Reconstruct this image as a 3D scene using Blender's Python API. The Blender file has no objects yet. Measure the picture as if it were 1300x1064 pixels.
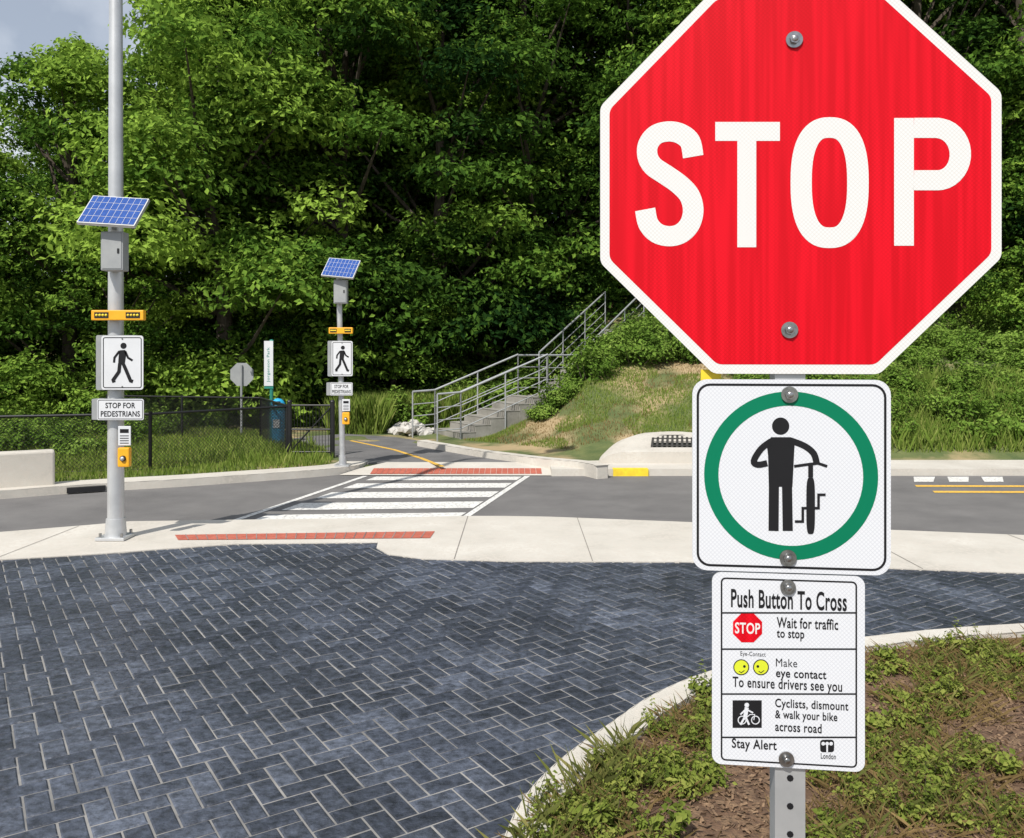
import bpy, bmesh, math, random
import numpy as np
from mathutils import Vector, Matrix, noise
from mathutils.geometry import tessellate_polygon
random.seed(7); rng=np.random.default_rng(7)
sc=bpy.context.scene
F=1082.0; CH=2.0
R=math.radians
# ------------------------------------------------------------ materials
def nt(name):
    m=bpy.data.materials.new(name); m.use_nodes=True
    n=m.node_tree; b=n.nodes['Principled BSDF']; return m,n,b
def mat(name,c1,c2=None,scale=4,rough=.7,metal=0,bump=0,bscale=60,detail=5,spec=.5,c3=None,scale3=1.0,lo=.35,hi=.65,p3=(.48,.62)):
    m,n,b=nt(name); N=n.nodes; L=n.links
    b.inputs['Roughness'].default_value=rough; b.inputs['Metallic'].default_value=metal
    b.inputs['Specular IOR Level'].default_value=spec
    tc=N.new('ShaderNodeTexCoord')
    c2=c2 or tuple(x*.85 for x in c1)
    no=N.new('ShaderNodeTexNoise'); no.inputs['Scale'].default_value=scale; no.inputs['Detail'].default_value=detail
    no.inputs['Roughness'].default_value=.65
    L.new(tc.outputs['Object'],no.inputs['Vector'])
    cr=N.new('ShaderNodeValToRGB'); L.new(no.outputs['Fac'],cr.inputs['Fac'])
    cr.color_ramp.elements[0].position=lo; cr.color_ramp.elements[1].position=hi
    cr.color_ramp.elements[0].color=(*c1,1); cr.color_ramp.elements[1].color=(*c2,1)
    out=cr.outputs['Color']
    if c3:
        n3=N.new('ShaderNodeTexNoise'); n3.inputs['Scale'].default_value=scale3; n3.inputs['Detail'].default_value=5
        L.new(tc.outputs['Object'],n3.inputs['Vector'])
        r3=N.new('ShaderNodeValToRGB'); r3.color_ramp.elements[0].position=p3[0]; r3.color_ramp.elements[1].position=p3[1]
        L.new(n3.outputs['Fac'],r3.inputs['Fac'])
        mx=N.new('ShaderNodeMix'); mx.data_type='RGBA'
        L.new(r3.outputs['Color'],mx.inputs['Factor']); L.new(out,mx.inputs['A']); mx.inputs['B'].default_value=(*c3,1)
        out=mx.outputs['Result']
    L.new(out,b.inputs['Base Color'])
    if bump:
        nb=N.new('ShaderNodeTexNoise'); nb.inputs['Scale'].default_value=bscale; nb.inputs['Detail'].default_value=3
        L.new(tc.outputs['Object'],nb.inputs['Vector'])
        bp=N.new('ShaderNodeBump'); bp.inputs['Strength'].default_value=bump; bp.inputs['Distance'].default_value=.02
        L.new(nb.outputs['Fac'],bp.inputs['Height']); L.new(bp.outputs['Normal'],b.inputs['Normal'])
    return m
ASPH=mat('asphalt',(.115,.11,.11),(.185,.177,.173),.9,.85,bump=.5,bscale=120,c3=(.15,.145,.14),scale3=60)
PATHM=mat('path_asphalt',(.11,.108,.11),(.165,.16,.16),1.5,.85,bump=.5,bscale=100)
CONC=mat('concrete',(.45,.42,.37),(.58,.55,.495),1.1,.85,bump=.25,bscale=90,c3=(.52,.48,.425),scale3=25)
CSTEP=mat('step_concrete',(.22,.21,.185),(.33,.315,.285),2.5,.85,bump=.3,bscale=60)
CONCD=mat('concrete_joint',(.22,.2,.18),rough=.9)
GROUT=mat('joint_mortar',(.29,.28,.265),(.13,.128,.125),2.2,.9)
WHITEP=mat('white_road_paint',(.62,.61,.58),(.72,.71,.68),5,.7,c3=(.36,.35,.34),scale3=22,p3=(.50,.66))
YELP=mat('yellow_road_paint',(.70,.40,.05),(.78,.48,.07),6,.7,c3=(.5,.31,.09),scale3=30)
YEL=mat('yellow_plastic',(.80,.36,.01),(.85,.42,.02),6,.4)
YELB=mat('bright_yellow_paint',(.85,.66,.03),(.7,.5,.03),9,.6)
REDB=mat('red_brick',(.36,.085,.055),(.46,.13,.085),12,.8,bump=.4)
STEEL=mat('galvanised_steel',(.42,.43,.44),(.52,.53,.54),7,.5,.55)
ALU=mat('brushed_aluminium',(.50,.51,.52),(.60,.61,.62),3,.42,.5)
SGREY=mat('grey_sign_back',(.30,.31,.32),(.36,.37,.37),5,.55,.3)
BLACK=mat('black_vinyl',(.012,.012,.014),rough=.5,spec=.25)
BLKM=mat('black_metal',(.012,.012,.013),rough=.4)
RUST=mat('grate_iron',(.06,.06,.06),(.11,.10,.09),12,.6,.4)
BOLT=mat('bolt_metal',(.45,.45,.45),(.25,.25,.25),60,.28,.95)
GREENP=mat('green_post_paint',(.02,.22,.17),rough=.5)
BLUE=mat('blue_plastic',(.02,.38,.65),(.03,.28,.52),9,.5)
YGR=mat('face_yellow',(.66,.72,.03),rough=.5)
SOLAR=mat('solar_cell',(.02,.06,.24),(.03,.09,.34),25,.15)
SIGNGR=mat('sign_green',(.0,.155,.075),(.0,.17,.085),rough=.45,spec=.2)
BARK=mat('bark',(.055,.042,.03),(.10,.08,.06),9,.9)
ROCK=mat('pale_rock',(.42,.40,.37),(.55,.53,.5),5,.85,bump=.5)
SOIL=mat('soil',(.075,.042,.024),(.15,.088,.052),9,.95,bump=1,bscale=50,c3=(.19,.12,.07),scale3=14)
MULCH=mat('mulch_chip',(.09,.05,.028),(.26,.17,.10),40,.9)
def sheeting(name,base,alt,sheen_bands=False,rough=.45,spec=.25):
    m,n,b=nt(name); N=n.nodes; L=n.links
    tc=N.new('ShaderNodeTexCoord')
    v=N.new('ShaderNodeTexVoronoi'); v.inputs['Scale'].default_value=230; v.feature='DISTANCE_TO_EDGE'; v.inputs['Randomness'].default_value=0.0
    mp=N.new('ShaderNodeMapping'); mp.inputs['Rotation'].default_value=(0,R(45),0)
    L.new(tc.outputs['Object'],mp.inputs['Vector']); L.new(mp.outputs['Vector'],v.inputs['Vector'])
    r=N.new('ShaderNodeValToRGB'); r.color_ramp.elements[0].position=.03; r.color_ramp.elements[1].position=.16
    r.color_ramp.elements[0].color=(*alt,1); r.color_ramp.elements[1].color=(*base,1)
    L.new(v.outputs['Distance'],r.inputs['Fac']); out=r.outputs['Color']
    if sheen_bands:  # wrinkle sheen painted into the sheet colour as lighter and darker bands
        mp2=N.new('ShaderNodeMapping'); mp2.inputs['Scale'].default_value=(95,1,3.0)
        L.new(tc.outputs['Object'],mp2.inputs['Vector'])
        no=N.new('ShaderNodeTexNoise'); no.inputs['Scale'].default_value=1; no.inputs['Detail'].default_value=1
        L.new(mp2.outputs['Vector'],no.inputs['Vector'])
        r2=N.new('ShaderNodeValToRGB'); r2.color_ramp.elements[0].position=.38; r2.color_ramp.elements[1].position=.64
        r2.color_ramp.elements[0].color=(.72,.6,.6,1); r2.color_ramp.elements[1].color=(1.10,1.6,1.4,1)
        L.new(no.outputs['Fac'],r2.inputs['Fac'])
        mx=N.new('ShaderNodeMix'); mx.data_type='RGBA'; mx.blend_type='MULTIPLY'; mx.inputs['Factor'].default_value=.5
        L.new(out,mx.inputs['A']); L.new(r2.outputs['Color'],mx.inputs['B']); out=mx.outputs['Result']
    L.new(out,b.inputs['Base Color']); b.inputs['Roughness'].default_value=rough; b.inputs['Specular IOR Level'].default_value=spec
    return m
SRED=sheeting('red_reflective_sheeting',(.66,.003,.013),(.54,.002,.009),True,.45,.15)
SWHITE=sheeting('white_reflective_sheeting',(.66,.675,.71),(.54,.555,.60))
SCREAM=sheeting('cream_reflective_sheeting',(.71,.705,.70),(.60,.59,.57))
SW2=mat('white_sign_face',(.66,.67,.69),(.60,.61,.63),3,.4)
def brickmat():
    m,n,b=nt('slate_paver'); N=n.nodes; L=n.links
    a=N.new('ShaderNodeAttribute'); a.attribute_name='tint'
    cr=N.new('ShaderNodeValToRGB'); cr.color_ramp.elements[0].color=(.028,.033,.046,1); cr.color_ramp.elements[1].color=(.060,.069,.091,1)
    L.new(a.outputs['Fac'],cr.inputs['Fac'])
    tc=N.new('ShaderNodeTexCoord'); no=N.new('ShaderNodeTexNoise'); no.inputs['Scale'].default_value=18; no.inputs['Detail'].default_value=6; no.inputs['Roughness'].default_value=.7
    L.new(tc.outputs['Object'],no.inputs['Vector'])
    r=N.new('ShaderNodeValToRGB'); r.color_ramp.elements[0].position=.38; r.color_ramp.elements[1].position=.72
    r.color_ramp.elements[0].color=(.65,.65,.65,1); r.color_ramp.elements[1].color=(2.1,2.1,2.1,1)
    L.new(no.outputs['Fac'],r.inputs['Fac'])
    mx=N.new('ShaderNodeMix'); mx.data_type='RGBA'; mx.blend_type='MULTIPLY'; mx.inputs['Factor'].default_value=1
    L.new(cr.outputs['Color'],mx.inputs['A']); L.new(r.outputs['Color'],mx.inputs['B'])
    n2=N.new('ShaderNodeTexNoise'); n2.inputs['Scale'].default_value=.9; n2.inputs['Detail'].default_value=4
    L.new(tc.outputs['Object'],n2.inputs['Vector'])
    r2=N.new('ShaderNodeValToRGB'); r2.color_ramp.elements[0].position=.4; r2.color_ramp.elements[1].position=.68
    r2.color_ramp.elements[0].color=(.75,.75,.75,1); r2.color_ramp.elements[1].color=(1.5,1.5,1.5,1); L.new(n2.outputs['Fac'],r2.inputs['Fac'])
    m2=N.new('ShaderNodeMix'); m2.data_type='RGBA'; m2.blend_type='MULTIPLY'; m2.inputs['Factor'].default_value=1
    L.new(mx.outputs['Result'],m2.inputs['A']); L.new(r2.outputs['Color'],m2.inputs['B'])
    L.new(m2.outputs['Result'],b.inputs['Base Color'])
    b.inputs['Roughness'].default_value=.42
    bp=N.new('ShaderNodeBump'); bp.inputs['Strength'].default_value=.9; bp.inputs['Distance'].default_value=.012
    nb=N.new('ShaderNodeTexNoise'); nb.inputs['Scale'].default_value=22; nb.inputs['Detail'].default_value=4
    L.new(tc.outputs['Object'],nb.inputs['Vector']); L.new(nb.outputs['Fac'],bp.inputs['Height']); L.new(bp.outputs['Normal'],b.inputs['Normal'])
    return m
PAVER=brickmat()
def leafmat(name,dark,mid,light,trans=.28):
    m=bpy.data.materials.new(name); m.use_nodes=True; n=m.node_tree; N=n.nodes; L=n.links
    N.remove(N['Principled BSDF'])
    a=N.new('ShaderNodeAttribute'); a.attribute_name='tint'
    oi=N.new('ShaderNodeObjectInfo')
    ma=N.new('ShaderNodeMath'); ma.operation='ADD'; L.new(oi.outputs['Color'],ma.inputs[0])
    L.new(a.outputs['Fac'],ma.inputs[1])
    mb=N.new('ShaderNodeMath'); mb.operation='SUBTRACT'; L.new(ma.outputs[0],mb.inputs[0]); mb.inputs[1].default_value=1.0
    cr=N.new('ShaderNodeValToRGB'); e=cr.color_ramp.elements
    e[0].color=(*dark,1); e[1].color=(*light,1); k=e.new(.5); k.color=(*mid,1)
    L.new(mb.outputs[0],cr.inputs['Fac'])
    d=N.new('ShaderNodeBsdfDiffuse'); L.new(cr.outputs['Color'],d.inputs['Color'])
    tr=N.new('ShaderNodeBsdfTranslucent'); L.new(cr.outputs['Color'],tr.inputs['Color'])
    ms=N.new('ShaderNodeMixShader'); ms.inputs[0].default_value=trans
    L.new(d.outputs[0],ms.inputs[1]); L.new(tr.outputs[0],ms.inputs[2])
    L.new(ms.outputs[0],N['Material Output'].inputs['Surface'])
    return m
LEAF=leafmat('tree_leaf',(.014,.040,.010),(.090,.180,.026),(.28,.42,.065),.28)
WEED=leafmat('weed_leaf',(.05,.10,.015),(.14,.24,.038),(.27,.38,.08))
GRASS=leafmat('grass_blade',(.08,.14,.02),(.19,.27,.05),(.34,.37,.11))
DRY=leafmat('dry_blade',(.14,.10,.04),(.24,.17,.075),(.34,.24,.11))
BEDG=leafmat('bed_blade',(.09,.10,.03),(.16,.18,.05),(.28,.26,.09))
BEDW=leafmat('bed_weed_leaf',(.07,.10,.02),(.17,.22,.04),(.30,.32,.08))
# ------------------------------------------------------------ mesh builder
class B:
    def __init__(s): s.v=[];s.f=[];s.m=[];s.mats=[];s.sm=[]
    def mi(s,m):
        if m not in s.mats: s.mats.append(m)
        return s.mats.index(m)
    def add(s,vs,fs,m,M=None,smooth=False):
        o=len(s.v); k=s.mi(m)
        for p in vs:
            p=Vector(p); s.v.append(M@p if M else p)
        for f in fs: s.f.append(tuple(i+o for i in f)); s.m.append(k); s.sm.append(smooth)
    def box(s,c,d,m,M=None,bev=0):
        x,y,z=[q/2 for q in d]
        if bev>0:
            bm=bmesh.new(); bmesh.ops.create_cube(bm,size=1)
            for v in bm.verts: v.co=Vector((v.co.x*d[0],v.co.y*d[1],v.co.z*d[2]))
            bmesh.ops.bevel(bm,geom=bm.edges[:],offset=bev,segments=2,affect='EDGES',profile=.6)
            bm.verts.index_update()
            s.add([v.co+Vector(c) for v in bm.verts],[[v.index for v in f.verts] for f in bm.faces],m,M); bm.free(); return
        vs=[(c[0]+i*x,c[1]+j*y,c[2]+k*z) for i in(-1,1) for j in(-1,1) for k in(-1,1)]
        s.add(vs,[(0,1,3,2),(4,6,7,5),(0,4,5,1),(2,3,7,6),(0,2,6,4),(1,5,7,3)],m,M)
    def cyl(s,p0,p1,r0,r1,m,n=16,M=None,caps=True):
        p0=Vector(p0);p1=Vector(p1); d=(p1-p0).normalized()
        a=d.orthogonal().normalized(); b=d.cross(a)
        vs=[]
        for p,r in((p0,r0),(p1,r1)):
            for i in range(n):
                t=2*math.pi*i/n; vs.append(p+a*math.cos(t)*r+b*math.sin(t)*r)
        s.add(vs,[(i,(i+1)%n,n+(i+1)%n,n+i) for i in range(n)],m,M,True)
        if caps:
            s.add(vs[:n],[tuple(range(n))],m,M); s.add(vs[n:],[tuple(range(n))],m,M)
    def dome(s,c,r,m,M=None,d=(0,-1,0),h=.7,n=12):
        d=Vector(d);a=d.orthogonal().normalized();b=d.cross(a);c=Vector(c);vs=[];K=4
        for k in range(K+1):
            ph=k/K*math.pi/2
            for i in range(n):
                t=2*math.pi*i/n; vs.append(c+(a*math.cos(t)+b*math.sin(t))*r*math.cos(ph)+d*r*h*math.sin(ph))
        s.add(vs,[(k*n+i,k*n+(i+1)%n,(k+1)*n+(i+1)%n,(k+1)*n+i) for k in range(K) for i in range(n)],m,M,True)
    def flat(s,pts,y,m,M=None):       # sheet in XZ plane
        vs=[(p[0],y,p[1]) for p in pts]
        s.add(vs,tessellate_polygon([[Vector(q) for q in vs]]),m,M)
    def plate(s,pts,y0,y1,m,M=None,medge=None):
        s.flat(pts,y0,m,M); s.flat(pts,y1,medge or m,M); n=len(pts)
        vs=[(p[0],y0,p[1]) for p in pts]+[(p[0],y1,p[1]) for p in pts]
        s.add(vs,[(i,(i+1)%n,n+(i+1)%n,n+i) for i in range(n)],medge or m,M)
    def ribbon(s,pts,w,y,m,M=None,closed=False):
        l,r=offs(pts,w,closed); n=len(pts)
        vs=[(p[0],y,p[1]) for p in l]+[(p[0],y,p[1]) for p in r]
        s.add(vs,[(i,(i+1)%n,n+(i+1)%n,n+i) for i in range(n if closed else n-1)],m,M)
    def prism(s,pts,z0,z1,m,bottom=False):
        n=len(pts); t=[(p[0],p[1],z1) for p in pts]; b=[(p[0],p[1],z0) for p in pts]
        s.add(t,tessellate_polygon([[Vector(q) for q in t]]),m)
        s.add(t+b,[(i,(i+1)%n,n+(i+1)%n,n+i) for i in range(n)],m)
    def strip(s,pts,w,z0,z1,m,closed=False):
        l,r=offs(pts,w,closed); n=len(pts)
        for i in range(n-1):
            q=[l[i],l[i+1],r[i+1],r[i]]
            vs=[(*p,z1) for p in q]+[(*p,z0) for p in q]
            s.add(vs,[(0,1,2,3),(0,1,5,4),(2,3,7,6)]+([(3,0,4,7)] if i==0 else [])+([(1,2,6,5)] if i==n-2 else []),m)
    def text(s,txt,x0,x1,y0,y1,yy,m,bold=.02,M=None):   # fit into box x0..x1 , z y0..y1
        cu=bpy.data.curves.new('t','FONT'); cu.body=txt; cu.offset=bold; cu.resolution_u=4; cu.space_character=1.06
        o=bpy.data.objects.new('t',cu); sc.collection.objects.link(o); bpy.context.view_layer.update()
        dg=bpy.context.evaluated_depsgraph_get(); me=o.evaluated_get(dg).to_mesh()
        v=[(p.co.x,p.co.y) for p in me.vertices]; fs=[tuple(p.vertices) for p in me.polygons]
        if v:
            ax=min(p[0] for p in v);bx=max(p[0] for p in v);ay=min(p[1] for p in v);by=max(p[1] for p in v)
            s.add([(x0+(p[0]-ax)/(bx-ax)*(x1-x0),yy,y0+(p[1]-ay)/(by-ay)*(y1-y0)) for p in v],fs,m,M)
        bpy.data.objects.remove(o); bpy.data.curves.remove(cu)
    def obj(s,name,loc=(0,0,0),rot=(0,0,0),bevel=0,scale=1):
        me=bpy.data.meshes.new(name); me.from_pydata([tuple(p) for p in s.v],[],s.f)
        for m in s.mats: me.materials.append(m)
        me.polygons.foreach_set('material_index',s.m); me.polygons.foreach_set('use_smooth',s.sm); me.update()
        o=bpy.data.objects.new(name,me); o.location=loc; o.rotation_euler=rot; o.scale=(scale,)*3; sc.collection.objects.link(o)
        if bevel:
            md=o.modifiers.new('b','BEVEL'); md.width=bevel; md.segments=2; md.limit_method='ANGLE'; md.angle_limit=R(50)
        return o
def offs(pts,w,closed=False):
    n=len(pts); l=[];r=[]
    for i in range(n):
        p=Vector(pts[i][:2])
        a=Vector(pts[i-1][:2]) if (i>0 or closed) else None
        b=Vector(pts[(i+1)%n][:2]) if (i<n-1 or closed) else None
        d1=(p-a).normalized() if a is not None else None
        d2=(b-p).normalized() if b is not None else None
        if d1 is None: d1=d2
        if d2 is None: d2=d1
        t=(d1+d2); t=t.normalized() if t.length>1e-6 else d1
        nn=Vector((-t.y,t.x)); k=1/max(.5,nn.dot(Vector((-d1.y,d1.x))))
        l.append(tuple(p+nn*w/2*k)); r.append(tuple(p-nn*w/2*k))
    return l,r
def circ(cx,cy,rx,ry=None,n=40,e=2.0,a0=0,a1=2*math.pi):
    ry=ry or rx; out=[]
    for i in range(n):
        t=a0+(a1-a0)*i/(n if abs(a1-a0-2*math.pi)<1e-6 else n-1)
        c,s_=math.cos(t),math.sin(t)
        out.append((cx+rx*math.copysign(abs(c)**(2/e),c),cy+ry*math.copysign(abs(s_)**(2/e),s_)))
    return out
def rrect(x0,x1,y0,y1,r,n=6):
    o=[]
    for cx,cy,a in((x1-r,y1-r,0),(x0+r,y1-r,90),(x0+r,y0+r,180),(x1-r,y0+r,270)):
        for i in range(n+1):
            t=R(a+90*i/n); o.append((cx+r*math.cos(t),cy+r*math.sin(t)))
    return o
def smooth(pts,k=6):
    P=[pts[0]]+list(pts)+[pts[-1]]; o=[]
    for i in range(1,len(P)-2):
        for j in range(k):
            t=j/k; q=[]
            for c in(0,1):
                a,b,d,e=P[i-1][c],P[i][c],P[i+1][c],P[i+2][c]
                q.append(.5*(2*b+(d-a)*t+(2*a-5*b+4*d-e)*t*t+(3*b-a-3*d+e)*t**3))
            o.append(tuple(q))
    o.append(pts[-1]); return o
# ground outlines: image pixels back-projected through the camera (plan coordinates in metres)
def unproj(x,y,z=0.0):
    Y=(CH-z)*F/(y-450.0); return ((x-650)*Y/F,Y)
def unproj_list(l,z=0.0): return [unproj(x,y,z) for x,y in l]
# ------------------------------------------------------------ terrain
def sst(a,b,t):
    t=np.clip((t-a)/(b-a),0,1); return t*t*(3-2*t)
FEx=[-60,-16,-7.1,-2.8,.65,60]; FEy=[-30,4,11.9,14.2,14.0,14.3]
def hgt(x,y):
    x=np.asarray(x,float); y=np.asarray(y,float)
    fe=np.interp(x,FEx,FEy)
    st=np.interp(x,[-2,1.6,5],[19.7,15.7,15.4]); d=y-st
    f=np.interp(d,[0,1.7,3.7,7.7,11.7,25,100],[0,.62,1.4,2.4,4,9,14])
    g=np.interp(y,[24,30,45,120],[0,1.2,6,12])
    s=sst(-2.4,4.5,x)
    bumps=.05*np.sin(x*2.1+y*1.3)*np.sin(y*1.7-x)+.03*np.sin(x*5+1)*np.sin(y*4.3)
    lip=.38*np.exp(-(((x-2.6)*.78-(y-20.8)*.62)/.9)**2)*sst(.8,1.8,x)*(1-sst(3.6,5,x))*sst(17.5,19.5,y)*(1-sst(21.5,23,y))
    return -.03+.11*sst(.2,.7,y-fe)+s*f+(1-s)*g+lip+bumps*np.clip((y-fe-1.5)/2,0,1)*np.where(x>-2,np.clip(d/2,0,1),1)
def grid_axis(lo,a,b,hi,st):
    core=np.arange(a,b,st); left=a-np.geomspace(st,a-lo,18)[::-1]; right=b+np.geomspace(st,hi-b,18)-st
    return np.concatenate([left,core,right])
gx=grid_axis(-400,-16,16,400,.25); gy=grid_axis(-100,0,32,500,.25)
X,Y=np.meshgrid(gx,gy); Z=hgt(X,Y)
def npmesh(name,co,quads,mats,midx=None,tint=None,smooth=False):
    me=bpy.data.meshes.new(name); n=len(co); q=len(quads)
    me.vertices.add(n); me.vertices.foreach_set('co',np.asarray(co,np.float32).ravel())
    me.loops.add(q*4); me.loops.foreach_set('vertex_index',np.asarray(quads,np.int32).ravel())
    me.polygons.add(q); me.polygons.foreach_set('loop_start',np.arange(0,q*4,4,dtype=np.int32))
    me.polygons.foreach_set('loop_total',np.full(q,4,np.int32))
    for m in mats: me.materials.append(m)
    if midx is not None: me.polygons.foreach_set('material_index',np.asarray(midx,np.int32))
    me.polygons.foreach_set('use_smooth',np.full(q,smooth))
    if tint is not None:
        a=me.attributes.new('tint','FLOAT','POINT'); a.data.foreach_set('value',np.asarray(tint,np.float32))
    me.update(calc_edges=True); return me
def link(name,me,loc=(0,0,0),rot=0,scl=1,parent=None,br=1.0):
    o=bpy.data.objects.new(name,me); o.location=loc; o.rotation_euler=(0,0,rot)
    o.scale=(scl,scl,scl) if not isinstance(scl,tuple) else scl
    o.color=(br,br,br,1)
    sc.collection.objects.link(o)
    if parent: o.parent=parent
    return o
nx,ny=len(gx),len(gy); I=np.arange(nx*ny).reshape(ny,nx)
quads=np.stack([I[:-1,:-1],I[:-1,1:],I[1:,1:],I[1:,:-1]],-1).reshape(-1,4)
GRD=mat('ground_grass',(.07,.10,.03),(.13,.15,.05),2.5,.95,bump=1,bscale=30,c3=(.36,.27,.15),scale3=.9)
link('ground',npmesh('ground',np.stack([X.ravel(),Y.ravel(),Z.ravel()],1),quads,[GRD],smooth=True))
# ------------------------------------------------------------ road
near=[(-30,-8),(-14,3.5),(-9.5,7.2)]+unproj_list([(0,683),(110,674),(165,669),(300,667),(450,665),(590,662),(640,662),(700,663),(900,671),(1300,687)])+[(12,8.0),(60,4.0)]
b=B()
b.prism([(p[0],p[1]-.3) for p in near]+[(60,14.3),(.65,14.02),(-2.8,14.22),(-7.1,11.92),(-16,4.02),(-40,-14)],-.02,0,ASPH); b.obj('road')
b=B(); cl=lambda t:(-2.45+(-3.45+2.45)*t, 14.0+(9.95-14.0)*t); crr=lambda t:(.30+(-.60-.30)*t,14.0+(10.15-14.0)*t)
def quad(b,p,z,m): b.add([(*q,z) for q in p],[(0,1,2,3)],m)
for t0,t1 in((.02,.12),(.20,.32),(.41,.54),(.63,.76),(.84,.965)):
    a0,a1,b0,b1=cl(t0),cl(t1),crr(t0),crr(t1)
    quad(b,[(a0[0]+.25,a0[1]),(b0[0]-.12,b0[1]),(b1[0]-.12,b1[1]),(a1[0]+.25,a1[1])],.005,WHITEP)
for fn,s in((cl,1),(crr,-1)):
    p,q=fn(0),fn(1); quad(b,[p,(p[0]+.09*s,p[1]),(q[0]+.09*s,q[1]),q],.005,WHITEP)
b.obj('crosswalk_marking')
b=B()
for yy in(12.3,12.85): quad(b,[(6.1,yy),(40,yy-.6),(40,yy-.45),(6.15,yy+.17)],.005,YELP)
for k in range(3): quad(b,[(6.3+k*.55,13.35),(6.6+k*.55,13.35),(6.9+k*.55,13.9),(6.55+k*.55,13.9)],.005,WHITEP)
quad(b,[(-7.0,10.95),(-11,8.0),(-11,7.85),(-6.9,10.8)],.005,YELP); quad(b,[(-6.85,10.6),(-11,7.6),(-11,7.45),(-6.75,10.48)],.005,YELP)
b.obj('lane_marking')
# ------------------------------------------------------------ near pavement
inner_px=[(0,711),(120,704),(200,698),(300,691),(480,689),(478,696),(492,704),(540,710),(640,713),(900,714),(1300,728)]
inner=[(-9.5,5.9)]+unproj_list(inner_px,.06)+[(12,7.2),(60,3.2)]
b=B(); b.prism(near+inner[::-1]+[(-14,2.2),(-30,-9.5)],-.03,.066,CONC)
b.obj('pavement',bevel=.012)
b=B()
for x0 in(-5.6,-4.9,-.55,.75,2.2,3.7,5.3,7):
    ya=np.interp(x0,[p[0] for p in near[3:]],[p[1] for p in near[3:]]); yb=np.interp(x0,[p[0] for p in inner[1:]],[p[1] for p in inner[1:]])
    quad(b,[(x0,yb+.01),(x0+.008,yb+.01),(x0+.026,ya-.02),(x0+.018,ya-.02)],.0695,CONCD)
b.obj('pavement_joint')
b=B(); quad(b,unproj_list([(226,685.5),(222,679),(552,674.5),(546,683)],.07),.071,REDB)
for i in range(1,26):
    t=i/26; p=Vector(unproj(226,685.5,.07)).lerp(Vector(unproj(546,683,.07)),t); q=Vector(unproj(222,679,.07)).lerp(Vector(unproj(552,674.5,.07)),t)
    quad(b,[tuple(p),(p.x+.010,p.y),(q.x+.010,q.y),tuple(q)],.0745,GROUT)
b.obj('tactile_brick_strip')
kerb_px=[(640,1064),(668,1010),(700,975),(733,948),(770,922),(830,882),(900,853),(1000,826),(1100,809),(1300,792)]
kerb=[(-.30,-.5),(-.28,1.0),(-.15,2.6)]+unproj_list(kerb_px,.10)+[(6.5,6.35),(12,6.3)]
kerb=smooth(kerb,4)
b=B(); b.prism([(-25,-9),(-25,1)]+[(-9.5,6.1)]+[(p[0],p[1]+.05) for p in inner[1:-1]]+[(12,-9)],-.02,.0515,GROUT); b.obj('paver_bedding')
kx=np.array([p[0] for p in kerb]); ky=np.array([p[1] for p in kerb])
ix=np.array([p[0] for p in inner]); iy=np.array([p[1] for p in inner])
ixs=np.concatenate([ix[:6],ix[8:]]); iys=np.concatenate([iy[:6],iy[8:]])
w=.108; gap=.0030; ang=R(33); ca,sa=math.cos(ang),math.sin(ang)
co=[];qd=[];ti=[]
for i in range(-110,110):
    for j in range(-110,110):
        d=(i-j)%4
        if d==0: x0,x1,y0,y1=i,i+2,j,j+1
        elif d==3: x0,x1,y0,y1=i,i+1,j,j+2
        else: continue
        cx,cy=(x0+x1)/2*w,(y0+y1)/2*w; wx=cx*ca-cy*sa; wy=cx*sa+cy*ca+4
        if wx<-8 or wx>12 or wy<1.2: continue
        if wy>np.interp(wx,ixs,iys)+.12: continue
        if wx>-.3 and wy<np.interp(wx,kx,ky)-.12: continue
        o=len(co); h=.057+random.uniform(-.0012,.0012); g=gap+random.uniform(-.0012,.0016)
        X0,X1,Y0,Y1=x0*w+g,x1*w-g,y0*w+g,y1*w-g; bv=.008
        tlt=random.uniform(-.0014,.0014); tl2=random.uniform(-.0014,.0014)
        for (px,py,pz) in((X0,Y0,.035),(X1,Y0,.035),(X1,Y1,.035),(X0,Y1,.035),(X0+.001,Y0+.001,h-.005),(X1-.001,Y0+.001,h-.005),(X1-.001,Y1-.001,h-.005),(X0+.001,Y1-.001,h-.005),(X0+bv,Y0+bv,h+tlt),(X1-bv,Y0+bv,h-tl2),(X1-bv,Y1-bv,h-tlt),(X0+bv,Y1-bv,h+tl2)):
            co.append((px*ca-py*sa,px*sa+py*ca+4,pz))
        for a in(0,4):
            for k in range(4): qd.append((o+a+k,o+a+(k+1)%4,o+a+4+(k+1)%4,o+a+4+k))
        qd.append((o+8,o+9,o+10,o+11)); t=random.random(); t=t*t
        ti+= [t]*12
link('herringbone_paving',npmesh('hp',co,qd,[PAVER],tint=ti))
b=B(); b.strip(offs(kerb,.17)[1],.17,-.02,.105,CONC); b.obj('kerb',bevel=.012)
rk=offs(kerb,.34)[1]
b=B(); bed=[(p[0],p[1]) for p in rk]+[(12,-2),( -.1,-2)]
b.prism(bed,-.02,.07,SOIL); b.obj('planting_bed')
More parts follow.
